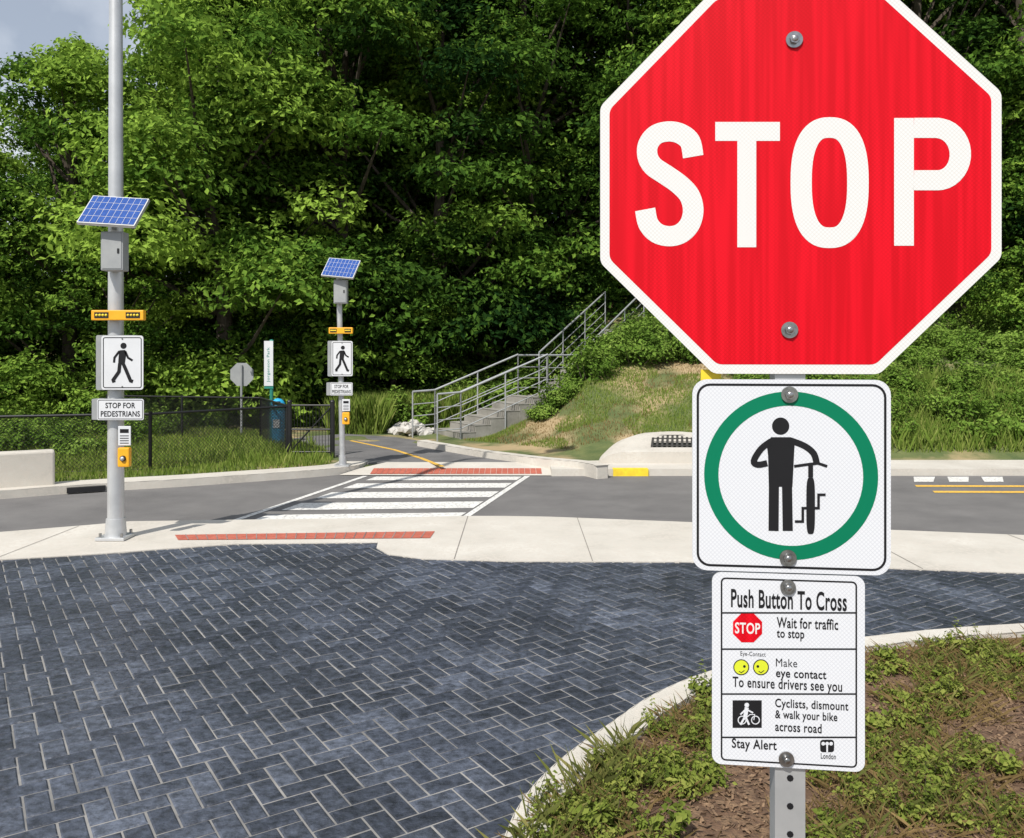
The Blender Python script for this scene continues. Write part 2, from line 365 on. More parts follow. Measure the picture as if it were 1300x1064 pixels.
# ------------------------------------------------------------ far side
b=B()
b.prism([(.65,14.0),(1.5,14.02),(60,14.3),(60,15.45),(1.75,15.2),(.65,14.98)],-.03,.115,CONC)
RA=[(-2.85,14.06,.012),(.65,14.0,.012),(.65,14.98,.108),(-2.2,14.98,.108),(-2.6,14.5,.06)]
b.add(RA,[(0,1,2,3,4)],CONC)
b.obj('far_pavement')
b=B(); lk=smooth([(-16,4.15),(-11,8.85),(-7.1,12.05),(-5,13.15),(-3.6,13.95),(-3.1,14.3),(-2.85,14.6),(-2.8,15.0)],5)
b.strip(lk,.5,-.03,.118,CONC); b.obj('far_kerb',bevel=.012)
rz=lambda y:.012+(y-14.0)*.098
b=B()
for k in range(30):
    x=-2.35+k*.095; ya,yb=14.10,14.50
    b.add([(x,ya,rz(ya)+.004),(x+.089,ya,rz(ya)+.004),(x+.089,yb,rz(yb)+.004),(x,yb,rz(yb)+.004)],[(0,1,2,3)],REDB)
b.obj('tactile_brick_strip')
b=B(); b.prism([(-2.25,14.96),(.62,14.96)]+unproj_list([(762,590),(680,581),(600,572),(548,562),(500,555),(440,551),(360,556),(385,566),(425,577),(450,588)],.1),-.1,.104,PATHM); b.obj('asphalt_path')
b=B()
yl=unproj_list([(445,559.5),(500,571),(535,582),(562,592.5)],.105); l,r=offs(yl,.09)
for i in range(3): quad(b,[l[i],l[i+1],r[i+1],r[i]],.108,YELP)
b.obj('path_marking')
b=B(); b.strip(smooth(unproj_list([(535,560),(570,566),(620,574),(690,582.5),(740,587),(765,592)],.2),4),.22,-.05,.22,CONC); b.obj('path_kerb',bevel=.02)
# rounded concrete hump with the inlet grate
b=B()
ring0=smooth([(1.50,14.75),(1.62,15.25),(2.0,15.9),(2.6,16.45),(3.3,16.55),(3.9,16.1),(4.1,15.4),(4.0,14.75)],4)
cx0=2.85
rings=[(1.0,-.1),(1.0,.15),(.95,.20),(.84,.27),(.70,.31)]
def hz(x,y): return .28*float(sst(14.7,16.2,y))
vs=[];n=len(ring0)
for s_,h in rings:
    for p in ring0:
        x=cx0+(p[0]-cx0)*s_; y=14.75+(p[1]-14.75)*s_; vs.append((x,y,h+(hz(x,y) if h>0 else 0)*(.7 if h<.16 else .9)))
K_=len(rings)-1
b.add(vs,[(k*n+i,k*n+i+1,(k+1)*n+i+1,(k+1)*n+i) for k in range(K_) for i in range(n-1)],CONC)
tp_=[vs[K_*n+i] for i in range(n)]; cxx=(2.85,15.3,.31+.9*hz(2.85,15.3)); 
b.add(tp_+[cxx],[(i,(i+1)%n,n) for i in range(n)],CONC)
fr=[vs[i*n] for i in range(K_+1)]+[vs[i*n+n-1] for i in range(K_,-1,-1)]
b.add(fr,[tuple(range(len(fr)))],CONC)
b.obj('storm_inlet_slab')
b=B()
P=lambda u,v:Vector((2.45+u*.85+.15*v,15.05+v*.75,.355+v*.12))
n_=lambda p,h:(p.x,p.y,p.z+h)
b.add([n_(P(a,c),h) for h in(.008,-.2) for a,c in((0,0),(1,0),(1,1),(0,1))],[(0,1,2,3),(0,1,5,4),(1,2,6,5),(2,3,7,6),(3,0,4,7)],BLKM)
for i in range(10):
    u=i/9*.94; b.add([n_(P(a,c),h) for h in(.008,.03) for a,c in((u,0),(u+.05,0),(u+.05,1),(u,1))],[(4,5,6,7),(0,1,5,4),(1,2,6,5),(2,3,7,6),(3,0,4,7)],RUST)
for v in(0,.33,.66,.95): b.add([n_(P(a,c),.034) for a,c in((0,v),(1,v),(1,v+.06),(0,v+.06))],[(0,1,2,3)],RUST)
b.obj('drain_grate')
b=B(); b.box((1.95,13.995,.06),(.58,.012,.118),YELB); b.box((1.95,14.07,.1165),(.58,.15,.006),YELB); b.obj('yellow_kerb_marking')
b=B(); b.box((0,0,0),(.50,.10,.075),BLKM,Matrix.Translation((-6.15,12.31,.055))@Matrix.Rotation(R(28),4,'Z')); b.obj('kerb_drain')
b=B(); M=Matrix.Translation((-8.5,11.4,.28))@Matrix.Rotation(R(30),4,'Z'); b.box((0,0,0),(4.2,.28,.66),CONC,M); b.obj('concrete_wall',bevel=.03)
# ------------------------------------------------------------ stairs & railing
b=B(); rb=B()
def flight(p0,p1,z0,n,rise,w):
    p0=Vector(p0);p1=Vector(p1);d=(p1-p0)/n; dn=d.normalized(); nn=Vector((-dn.y,dn.x)); 
    for i in range(n):
        a=p0+d*i; c=a+d*1.0; z=z0+rise*(i+1)
        q=[a+nn*w/2,c+nn*w/2,c-nn*w/2,a-nn*w/2]
        vs=[(v.x,v.y,z) for v in q]+[(v.x,v.y,z0-.6) for v in q]
        b.add(vs,[(0,1,2,3),(0,1,5,4),(1,2,6,5),(2,3,7,6),(3,0,4,7)],CSTEP)
    return nn
n1=flight((-1.5,19.8),(.5,20.9),.08,6,.15,1.4)
b.prism([(.40,21.55),(1.2,22.0),(1.75,21.1),(.95,20.25)],0.0,.978,CSTEP)
n2=flight((1.2,21.5),(3.2,24.3),.97,11,.16,1.15)
b.obj('concrete_stairs',bevel=.01)
def rail(path,n,w=.72):
    for s in(-1,1):
        pts=[Vector((p[0]+n.x*s*w,p[1]+n.y*s*w,p[2])) for p in path]
        for h,r in((1.0,.024),(.70,.012),(.42,.012),(.18,.012)):
            for a,c in zip(pts,pts[1:]): rb.cyl(a+Vector((0,0,h)),c+Vector((0,0,h)),r,r,STEEL,8)
        for a,c in zip(pts,pts[1:]):
            k=max(1,int((c-a).length/1.1))
            for i in range(k+1):
                p=a.lerp(c,i/k); rb.cyl(p-Vector((0,0,.3)),p+Vector((0,0,1.0)),.019,.019,STEEL,8)
rail([(-2.0,19.5,.12),(-1.5,19.8,.15),(.5,20.9,1.0)],n1)
rail([(.5,20.9,.98),(1.25,21.4,.98)],n1)
rail([(1.2,21.5,1.05),(3.2,24.3,2.8)],n2,.62)
rb.obj('stair_railing')
b=B()
for k in range(60):
    c=Vector((random.uniform(-3.0,-1.95),random.uniform(20.3,21.3),0)); r=random.uniform(.06,.15); c.z=.08+random.uniform(0,.28)*(1-abs(c.x+2.5)/.6)
    bm=bmesh.new(); bmesh.ops.create_icosphere(bm,subdivisions=1,radius=r)
    for v in bm.verts: v.co=Vector((v.co.x*random.uniform(.8,1.4),v.co.y*random.uniform(.8,1.3),v.co.z*random.uniform(.6,1)))
    b.add([v.co+c for v in bm.verts],[[v.index for v in f.verts] for f in bm.faces],ROCK); bm.free()
b.obj('rock_pile')
# ------------------------------------------------------------ fences
def chain(name,path,h,sp=.065,wr=.0032):
    b=B()
    for (x0,y0,z0),(x1,y1,z1) in zip(path,path[1:]):
        a=Vector((x0,y0,z0));c=Vector((x1,y1,z1)); L=(Vector((x1,y1))-Vector((x0,y0))).length; e=(c-a)/L
        up=Vector((0,0,1))
        b.cyl(a+up*h,c+up*h,.022,.022,BLKM,8); b.cyl(a+up*.05,c+up*.05,.008,.008,BLKM,6)
        k=max(1,round(L/2.4))
        for i in range(k+1):
            p=a.lerp(c,i/k); b.cyl(p-up*.1,p+up*(h+.04),.03,.03,BLKM,8)
        n=int((L+h)/sp)
        for s in(0,1):
            for i in range(n):
                t=i*sp; u0=t-h; u1=t; v0=.05; v1=h; ua=max(u0,0); va=v0+(ua-u0)/(h)*(v1-v0); ub=min(u1,L); vb=v0+(ub-u0)/h*(v1-v0)
                if ua>=ub: continue
                if s: ua,ub=L-ua,L-ub
                b.cyl(a+e*ua+up*va,a+e*ub+up*vb,wr,wr,BLKM,3,caps=False)
    return b.obj(name)
chain('chain_link_fence',[(-9.3,12.9,.08),(-5.9,13.9,.08),(-4.2,15.9,.08)],.95)
chain('chain_link_fence',[(-4.2,16.0,.08),(-5.6,19.0,.08),(-9.5,20.0,.08)],.95)
b=B()
for x in(-4.15,-3.35): 
    b.cyl((x,15.9,0),(x,15.9,1.12),.045,.045,BLKM,10)
    b.dome((x,15.9,1.12),.05,BLKM,d=(0,0,1))
for z in(.18,.6,1.05): b.cyl((-4.15,15.9,z),(-3.35,15.9,z),.02,.02,BLKM,8)
b.cyl((-4.15,15.9,.18),(-3.35,15.9,1.05),.015,.015,BLKM,8)
for i in range(14):
    x=-4.12+i*.058; b.cyl((x,15.9,.18),(x,15.9,1.05),.006,.006,BLKM,4)
b.obj('metal_gate')
# ------------------------------------------------------------ crossing poles
def walker(b,cx,cz,h,y,m):
    s=h/1.0
    def T(l): return [(cx+u*s,cz+v*s) for u,v in l]
    b.flat(T(circ(.03,.41,.075,n=20)),y,m)
    b.flat(T([(-.07,.30),(.07,.31),(.10,.22),(.06,-.04),(-.10,-.04),(-.09,.15)]),y,m)
    b.ribbon(T([(-.07,.28),(-.19,.12),(-.20,.0)]),.055*s,y,m)
    b.ribbon(T([(.07,.28),(.14,.12),(.25,.05)]),.055*s,y,m)
    b.ribbon(T([(.02,-.02),(.10,-.20),(.20,-.44),(.26,-.46)]),.085*s,y-.0006,m)
    b.ribbon(T([(-.06,-.02),(-.08,-.22),(-.22,-.42),(-.20,-.48)]),.085*s,y-.0012,m)
def ped_sign(loc,w,h,sc_=1):
    b=B(); b.plate(rrect(-w/2,w/2,-h/2,h/2,.03),-.006,0,SW2,medge=SGREY)
    b.ribbon(rrect(-w/2+.022,w/2-.022,-h/2+.022,h/2-.022,.02),.009,-.0075,BLACK,closed=True)
    walker(b,0,0,h*.76,-.0078,BLACK)
    b.plate(rrect(-w/2-.075,w/2-.09,-h/2-.005,h/2+.005,.02),.03,.17,SGREY)
    b.cyl((0,-.012,h*.44),(0,.1,h*.44),.008,.008,BOLT,8); b.cyl((0,-.012,-h*.44),(0,.1,-h*.44),.008,.008,BOLT,8)
    return b.obj('pedestrian_crossing_sign',loc,scale=sc_)
def sfp_sign(loc,w,h,sc_=1):
    b=B(); b.plate(rrect(-w/2,w/2,-h/2,h/2,.02),-.006,0,SW2,medge=SGREY)
    b.ribbon(rrect(-w/2+.012,w/2-.012,-h/2+.012,h/2-.012,.015),.006,-.0075,BLACK,closed=True)
    b.text('STOP FOR',-w*.32,w*.32,h*.06,h*.33,-.0078,BLACK,.02); b.text('PEDESTRIANS',-w*.42,w*.42,-h*.34,-h*.07,-.0078,BLACK,.02)
    b.plate(rrect(-w/2-.075,w/2-.09,-h/2,h/2,.01),.03,.17,SGREY)
    return b.obj('stop_for_pedestrians_sign',loc,scale=sc_)
def solar(loc,w,h,rx,rz,ry=0):
    b=B(); b.box((0,.02,0),(w,.035,h),ALU)
    b.flat([(-w/2+.012,-h/2+.012),(w/2-.012,-h/2+.012),(w/2-.012,h/2-.012),(-w/2+.012,h/2-.012)],-.0006,SOLAR)
    nx_,nz_=9,4
    for i in range(1,nx_):
        x=-w/2+w*i/nx_; b.flat([(x-.0015,-h/2+.012),(x+.0015,-h/2+.012),(x+.0015,h/2-.012),(x-.0015,h/2-.012)],-.0022,SW2)
    for i in range(1,nz_):
        z=-h/2+h*i/nz_; b.flat([(-w/2+.012,z-.0015),(w/2-.012,z-.0015),(w/2-.012,z+.0015),(-w/2+.012,z+.0015)],-.003,SW2)
    b.box((0,.06,0),(.12,.06,h*.6),SGREY); b.cyl((0,.05,0),(0,.16,-.12),.025,.025,SGREY,8)
    return b.obj('solar_panel',loc,(rx,ry,rz))
def beacon(loc,w):
    b=B(); b.box((0,0,0),(w,.07,.105),YEL,bev=.01)
    for s in(-1,1):
        b.box((s*w*.30,-.037,0),(w*.27,.004,.06),BLKM)
        for k in range(4): b.dome((s*w*.30+(k-1.5)*w*.06,-.039,0),.014,YELB,n=8)
    b.box((0,.06,0),(.1,.08,.06),STEEL)
    return b.obj('flashing_beacon',loc)
def cabinet(loc,w,h):
    b=B(); b.box((0,0,0),(w,.14,h),SGREY,bev=.012); b.box((w*.3,-.075,0),(.02,.012,.05),BLKM); b.box((0,-.073,0),(w*.86,.006,h*.9),SGREY)
    return b.obj('control_cabinet',loc)
def button(loc):
    b=B(); b.box((0,0,.20),(.13,.012,.20),SW2,bev=.004); b.box((0,-.007,.25),(.09,.002,.04),BLACK)
    for k in range(4): b.box((0,-.007,.20-k*.025),(.09,.002,.008),BLACK)
    b.box((0,0,-.02),(.12,.07,.20),YEL,bev=.015); b.cyl((0,-.03,-.03),(0,-.055,-.03),.032,.028,BLKM,14); b.dome((0,-.055,-.03),.022,STEEL,n=12)
    b.flat([(-.05,.10),(.05,.10),(.05,.3),(-.05,.3)],.0092,SGREY)
    return b.obj('push_button',loc)
px,py=-4.165,8.96
b=B(); b.box((0,0,.085),(.30,.30,.03),ALU,bev=.004); b.cyl((0,0,.1),(0,0,.28),.108,.095,ALU,24); b.cyl((0,0,.28),(0,0,8.8),.084,.056,ALU,28)
for i in(-1,1):
    for j in(-1,1): b.cyl((i*.11,j*.11,.09),(i*.11,j*.11,.14),.016,.016,BOLT,6)
b.cyl((0,0,8.7),(1.4,.9,9.1),.04,.03,ALU,12); b.box((1.65,1.05,9.12),(.6,.26,.09),SGREY,Matrix.Identity(4),bev=.02)
for z in(2.95,3.2,2.42,2.12,1.7,1.5,1.36): b.cyl((0,0,z-.012),(0,0,z+.012),.083,.083,STEEL,24)
b.obj('light_pole',(px,py,0))
Yf=py-.14; q_=.965
ped_sign((-4.03,Yf,1.915),.45,.58,q_); sfp_sign((-4.05,Yf,1.43),.50,.225,q_)
beacon((-4.07,Yf,2.405),.54); cabinet((-4.10,Yf-.02,3.06),.23,.40); solar((-4.09,Yf-.08,3.48),.60,.42,R(-40),R(-3),R(4)); button((-4.0,Yf-.02,.96))
px2,py2=-2.86,14.4
b=B(); b.box((0,0,.13),(.24,.24,.03),STEEL); b.cyl((0,0,.1),(0,0,.3),.07,.06,STEEL,14); b.cyl((0,0,.1),(-.07,0,3.5),.05,.045,STEEL,16); b.obj('sign_post',(px2,py2,0))
Y2=py2-.1
ped_sign((-2.85,Y2,1.93),.36,.60,.98); sfp_sign((-2.86,Y2,1.42),.38,.22,.98); beacon((-2.87,Y2,2.40),.40); cabinet((-2.87,Y2,3.05),.22,.40); solar((-2.86,Y2-.06,3.45),.56,.42,R(-40),R(-10),R(6)); button((-2.78,Y2-.02,.95))
b=B(); oc=[(.27/math.cos(R(22.5))*math.cos(R(22.5+45*i)),.27/math.cos(R(22.5))*math.sin(R(22.5+45*i))) for i in range(8)]
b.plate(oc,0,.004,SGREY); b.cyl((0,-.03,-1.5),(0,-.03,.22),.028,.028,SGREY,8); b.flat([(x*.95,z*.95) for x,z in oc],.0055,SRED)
b.text('STOP',.19,-.19,-.08,.08,.0070,SCREAM,.03); b.obj('stop_sign',(-6.34,20,1.53))
b=B(); b.cyl((.04,0,-.2),(.04,0,2.3),.04,.04,GREENP,12); b.plate([(-.11,1.3),(.09,1.3),(.09,2.3),(-.11,2.3)],-.06,-.045,SW2)
b.flat([(-.11,1.24),(.09,1.24),(.09,1.299),(-.11,1.299)],-.05,GREENP)
Mr=Matrix.Translation((0,0,1.8))@Matrix.Rotation(R(-90),4,'Y'); b.text('Jorgenson Park',-.42,.36,-.03,.05,-.0615,GREENP,.01,Mr); b.dome((.04,0,2.3),.05,GREENP,d=(0,0,1)); b.obj('park_sign',(-5.4,19,0))
b=B(); b.cyl((0,0,0),(0,0,.72),.13,.15,BLUE,20); b.cyl((0,0,.72),(0,0,.78),.165,.165,GREENP,20); b.dome((0,0,.78),.16,BLUE,d=(0,0,1),h=1.1,n=20); b.box((0,-.135,.86),(.16,.05,.07),BLKM); b.box((0,-.145,.42),(.14,.01,.18),SW2); b.obj('litter_bin',(-5.05,18.4,.10))
# ------------------------------------------------------------ near sign assembly
TH=R(7); SX,SY=.4155,1.27; cT,sT=math.cos(TH),math.sin(TH)
def A(x,y):
    k=(x-650)/F; u=(k*SY-SX)/(cT+k*sT); return (u,(450-y)*(SY-u*sT)/F)   # sign plane metres, height relative to 2.0
def AL(l): return [A(x,y) for x,y in l]
loc=(SX,SY,2.0); rot=(0,0,-TH)
def boltb(b,x,y,r=.0125):
    u,v=A(x,y); b.cyl((u,-.0012,v),(u,-.0035,v),r*.98,r*.98,BOLT,24); b.cyl((u,-.0035,v),(u,-.0085,v),r*.62,r*.58,BOLT,6); b.dome((u,-.0085,v),r*.4,BOLT,h=.4)
px_=1.0/852; LY=-.0003
b=B(); cu_=.0065; cz=(1.971+2.549)/2-2; ap=.289
oc=lambda a:[(cu_+a/math.cos(R(22.5))*math.cos(R(22.5+45*i)),cz+a/math.cos(R(22.5))*math.sin(R(22.5+45*i))) for i in range(8)]
def rocta(a,r):
    P=oc(a); o=[]
    for i in range(8):
        p=Vector(P[i]);q=Vector(P[i-1]);s_=Vector(P[(i+1)%8]); d1=(q-p).normalized();d2=(s_-p).normalized()
        for k in range(5):
            t=k/4; o.append(tuple((p+d1*r)*(1-t)**2+p*2*t*(1-t)+(p+d2*r)*t*t))
    return o
b.plate(rocta(ap,.008),0,.003,SCREAM,medge=ALU)
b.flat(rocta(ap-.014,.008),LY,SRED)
yt=LY*2
b.ribbon(smooth(AL([(880,199),(876,180),(864,170),(849,167),(833,171),(823,183),(822,198),(829,211),(845,222),(862,234),(875,248),(880,266),(876,284),(865,296),(850,300),(834,296),(823,284),(819,266)]),5),26*px_,yt,SCREAM)
b.flat(AL([(908,155),(990,155),(990,179),(960,179),(960,314),(936,314),(936,179),(908,179)]),yt,SCREAM)
O=[A(x,y) for x,y in circ(1053,232,36,70,60,2.5)]; b.ribbon(O,26*px_,yt,SCREAM,closed=True)
b.flat(AL([(1135,150),(1160,150),(1160,312),(1135,312)]),yt,SCREAM)
b.ribbon(AL([(1160,162.5),(1190,162.5)]+[(1190+29*math.sin(t),196-33*math.cos(t)) for t in np.linspace(.15,math.pi-.15,16)]+[(1190,229),(1160,229)]),25*px_,yt,SCREAM)
boltb(b,1008,51); boltb(b,1002,419); b.obj('stop_sign',loc,rot)
b=B(); x0,x1=A(879,600)[0],A(1131,600)[0]; z1=-.0375; z0=-.3255
b.plate(rrect(x0,x1,z0,z1,.022),0,.003,SWHITE,medge=ALU)
b.ribbon(rrect(x0+.008,x1-.008,z0+.008,z1-.008,.018),.0035,LY,BLACK,closed=True)
cc=A(1003,604); b.ribbon(circ(cc[0],cc[1],98*px_,98*px_,72),18*px_,LY,SIGNGR,closed=True)
y3=LY*1.2; e_=-.00008
b.flat([A(x,y) for x,y in circ(991,541,11,n=28)],y3,BLACK)
b.flat(AL([(979,555),(1004,555),(1009,560),(1008,578),(1006,618),(976,618),(975,578),(973,562)]),y3,BLACK)
b.ribbon(AL([(982.5,610),(982,674)]),12.5*px_,y3+e_,BLACK); b.ribbon(AL([(999,610),(1000,674)]),12.5*px_,y3+e_,BLACK)
b.ribbon(smooth(AL([(979,560),(966,570),(957,585),(962,590),(974,588)]),4),8*px_,y3+e_*2,BLACK)
b.ribbon(smooth(AL([(1003,559),(1021,566),(1033,576),(1037,590)]),4),8*px_,y3+e_*2,BLACK)
b.ribbon(AL([(1008,592),(1022,590),(1038,588),(1050,592)]),3.5*px_,y3+e_*3,BLACK)
b.ribbon(AL([(1029,588),(1029,606)]),6*px_,y3+e_*4,BLACK)
b.flat([A(x,y) for x,y in circ(1029,642,5.5,36,40,4)],y3+e_*4,BLACK)
b.ribbon(AL([(1048,628),(1039,628),(1039,645),(1029,645)]),3.2*px_,y3+e_*5,BLACK)
b.ribbon(AL([(1029,645),(1019,645),(1019,662),(1009,662)]),3.2*px_,y3+e_*5,BLACK)
boltb(b,1002,501); boltb(b,1000,708); b.obj('bicycle_dismount_sign',loc,rot)
b=B(); x0,x1=A(904,850)[0],A(1098,850)[0]; z1=-.3275; z0=-.6165
b.plate(rrect(x0,x1,z0,z1,.014),0,.003,SWHITE,medge=ALU)
b.ribbon(rrect(A(916,0)[0],A(1087,0)[0],z0+.007,z1-.009,.006),.0024,LY,BLACK,closed=True)
def tx(s,xa,xb,ya,yb,bold=.018,m=BLACK,yy=LY*1.5):
    p=A(xa,yb);q=A(xb,ya); b.text(s,p[0],q[0],p[1],q[1],yy,m,bold)
tx('Push Button To Cross',928,1075,752,771,.022)
for y in(778,824,881,936): b.ribbon(AL([(917,y),(1086,y)]),2*px_,LY*1.3,BLACK)
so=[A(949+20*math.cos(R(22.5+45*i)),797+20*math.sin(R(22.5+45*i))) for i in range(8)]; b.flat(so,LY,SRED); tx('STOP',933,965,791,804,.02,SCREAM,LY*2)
tx('Wait for traffic',986,1064,786,797); tx('to stop',986,1021,801,813)
tx('Eye-Contact',940,972,828,834,.0)
for ex in(941,966):
    b.flat([A(x,y) for x,y in circ(ex,847,9.5,n=24)],LY,YGR); b.ribbon([A(x,y) for x,y in circ(ex,847,9.5,n=24)],1.2*px_,LY*1.5,BLACK,closed=True)
    b.flat([A(x,y) for x,y in circ(ex+(4 if ex<950 else -4),846,1.8,n=10)],LY*1.6,BLACK); b.ribbon(AL([(ex-3,852),(ex,854),(ex+4,851)]),1*px_,LY*1.6,BLACK)
tx('Make',985,1012,837,846,0.0); tx('eye contact',985,1049,853,863); tx('To ensure drivers see you',930,1069,865,876,.014)
b.flat(AL([(930,889),(967,889),(967,924),(930,924)]),LY,BLACK)
b.flat([A(x,y) for x,y in circ(948,895,3,n=12)],LY*1.5,SWHITE)
for l,wd in(([(948,898),(946,910)],5),([(946,909),(951,920)],2.5),([(946,909),(940,920)],2.5),([(947,900),(956,905)],2),([(947,900),(940,907)],2),([(944,914),(952,907),(958,907),(957,914)],1)): b.ribbon(AL(l),wd*px_,LY*1.5-wd*.00002,SWHITE)
for ex in(942,959): b.ribbon([A(x,y) for x,y in circ(ex,914,5,n=20)],1.2*px_,LY*2.2,SWHITE,closed=True)
tx('Cyclists, dismount',984,1077,891,901,.016); tx('& walk your bike',984,1063,905,915,.016); tx('across road',984,1043,919,928,.016)
tx('Stay Alert',929,986,940,953,.018)
b.flat([A(x,y) for x,y in circ(1050,947,9,8,20,5)],LY,BLACK); b.ribbon(AL([(1050,944),(1050,956)]),2*px_,LY*1.6,SWHITE)
for dx in(-5,0,5): b.flat([A(x,y) for x,y in circ(1050+dx,944,2.4,n=10)],LY*1.8,SWHITE)
tx('London',1042,1061,957,963,.01)
boltb(b,1000,745,.0115); boltb(b,998,963,.0115); b.obj('crossing_instruction_sign',loc,rot)
b=B(); w2=.022
b.box((0,.003+.0025+w2,-.76),(w2*2,w2*2,2.62),STEEL)
for k in range(60):
    z=.5-k*.042; b.cyl((0,.0047,z),(0,.006,z),.005,.005,BLACK,8)
b.box((-.1155,.012,-.033),(.03,.004,.02),YELB)
b.obj('sign_post',loc,rot)
# ------------------------------------------------------------ vegetation
def frame(n):
    r=rng.normal(size=n.shape); t=np.cross(n,r); t/=np.linalg.norm(t,axis=1,keepdims=True)+1e-9
    return t,np.cross(n,t)
def leaves(c,out,L,W,tint,up=.45,rnd=.75):
    n=out*.55+np.array([0,0,up])+rng.normal(size=c.shape)*rnd*.6; n/=np.linalg.norm(n,axis=1,keepdims=True)
    t,bb=frame(n); L=L[:,None];W=W[:,None]
    sag=n*L*.12
    v=np.stack([c-t*L*.5-sag,c+bb*W*.5-t*L*.08,c+t*L*.5-sag,c-bb*W*.5-t*L*.08],1).reshape(-1,3)
    q=np.arange(len(v)).reshape(-1,4); return v,q,np.repeat(tint,4)
def tube(pts,rs,n=7):
    co=[];q=[]
    for k,(p,r) in enumerate(zip(pts,rs)):
        d=(Vector(pts[min(k+1,len(pts)-1)])-Vector(pts[max(k-1,0)])).normalized(); a=d.orthogonal().normalized(); b_=d.cross(a)
        for i in range(n):
            t=2*math.pi*i/n; co.append(tuple(Vector(p)+(a*math.cos(t)+b_*math.sin(t))*r))
    for k in range(len(pts)-1):
        for i in range(n): q.append((k*n+i,k*n+(i+1)%n,(k+1)*n+(i+1)%n,(k+1)*n+i))
    return np.array(co),np.array(q)
def cat(parts):
    V=[];Q=[];T=[];Mi=[];o=0
    for v,q,t,m in parts:
        V.append(v);Q.append(q+o);T.append(np.broadcast_to(t,len(v)));Mi.append(np.broadcast_to(m,len(q)));o+=len(v)
    return np.concatenate(V),np.concatenate(Q),np.concatenate(T),np.concatenate(Mi)
def join(parts,name,mats):
    V,Q,T,Mi=cat(parts); return npmesh(name,V,Q,mats,Mi,T)
def tree_mesh(name,H,Rm,hb,nl,per,ls,seed):
    rs=np.random.default_rng(seed); parts=[]
    tp=[(0,0,-.5)]; x=y=0
    for k in range(1,8):
        x+=rs.normal()*.18;y+=rs.normal()*.18; tp.append((x,y,H*.88*k/7))
    v,q=tube(tp,[.26*H/12*(1-.12*k) for k in range(8)],9); parts.append((v,q,.5,1))
    for i in range(nl):
        h=hb+(H-hb)*((i+rs.random())/nl)**.95; f=(h-hb)/(H-hb)
        Rr=Rm*(math.sin(math.pi*min(1,(f*.86+.16)))**.6); a=rs.random()*6.283; r=Rr*(.35+.72*math.sqrt(rs.random()))
        if f>.93: r*=.4
        k=min(6,int(h*.8/(H*.88)*7)); base=np.array(tp[k]); c=np.array([r*math.cos(a)+base[0],r*math.sin(a)+base[1],h])
        lr=rs.uniform(.55,1.25)*(Rm/3.2)*(1.1-.35*f); 
        if i%2==0:
            st=np.array(tp[k]); md_=(st+c)/2+np.array([0,0,-.15]); v,q=tube([tuple(st),tuple(md_),tuple(c)],[.075*H/12,.05*H/12,.015],5); parts.append((v,q,.5,1))
        n=int(per*lr*lr)
        d=rs.normal(size=(n,3)); d/=np.linalg.norm(d,axis=1,keepdims=True); d[:,2]=np.where(d[:,2]<-.25,-d[:,2]*.7,d[:,2])
        ph=rs.random(6)*6.28
        bump=1+.32*np.sin(d[:,0]*5+ph[0])*np.sin(d[:,1]*5+ph[1])+.28*np.sin(d[:,2]*8+ph[2]+d[:,0]*6)
        rr=rs.random(n)**.7
        rad=lr*bump*(.66+.44*rr)
        p=c+d*rad[:,None]*np.array([1.1,1.1,.70]); p[:,2]-=.22*np.hypot(d[:,0],d[:,1])*lr
        tint=np.clip(.26+rs.normal()*.19+rs.normal(size=n)*.12+.28*rr+.10*(f-.5),.02,.98)  # random leaf tone, plus painted clump shading: outer leaves lighter, inner darker
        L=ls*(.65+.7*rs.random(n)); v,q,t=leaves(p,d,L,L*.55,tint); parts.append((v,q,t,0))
    return join(parts,name,[LEAF,BARK])
TV=[tree_mesh('tree_a',13,3.6,1.2,60,760,.18,1),tree_mesh('tree_b',15,4.0,2.0,66,720,.195,2),tree_mesh('tree_c',11,3.4,.8,56,880,.16,3),tree_mesh('tree_d',16,4.3,1.5,70,680,.205,4),tree_mesh('tree_e',8,2.8,.3,46,880,.145,5)]
def zz(x,y): return float(hgt(x,y))
spots=[(-15.5,22,2,.84,1.12),(-12.3,23.5,0,.84,1.22),(-9.6,26,2,1.06,1.10),(-8.0,23.9,2,1.15,1.28),(-5.2,25.5,1,.95,1.05),(-2.0,26,0,1.05,.88),(.8,27.5,3,.9,.96),(-4.0,29,3,1.0,1.2),(3.6,28.5,0,1.0,.90),(6.4,27,1,.85,1.02),(9.2,26.5,2,1.05,1.1),(12.5,26,0,1.0,.93),(15.5,25.5,1,.9,1.05),(-19.5,25,0,.7,1.1),(19.5,26,3,.8,1.0),
 (-10.4,22.6,4,.75,1.10),(-6.4,24.9,4,.78,1.05),(-3.3,24.9,4,.7,.92),(-.6,25.2,4,.75,1.0),(-13.8,20.6,4,.8,1.1),(1.8,27,4,.75,1.08),(5.2,26,4,.7,.98),(8,24.4,4,.62,1.08),(11.5,23.6,4,.7,1.12),(14.6,22.8,4,.75,1.05)]
for i,(x,y,k,s,br) in enumerate(spots):
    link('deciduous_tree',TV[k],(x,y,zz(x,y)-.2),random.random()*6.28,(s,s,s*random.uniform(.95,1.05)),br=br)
fe=bpy.data.objects.new('distant_forest',None); sc.collection.objects.link(fe)
for row,(y0,sp,hs) in enumerate(((32,4.6,1.05),(39,5.6,1.25))):
    x=-36
    while x<38:
        xx=x+random.uniform(-1,1); yy=y0+random.uniform(-1.5,1.5)
        s=hs*random.uniform(.9,1.15)
        if xx/yy<-.34: s*=(.56,.49)[row]
        link('forest_tree',TV[random.choice([0,1,3])],(xx,yy,zz(xx,yy)-.5),random.random()*6.28,s,fe,br=random.uniform(.88,1.18)); x+=sp
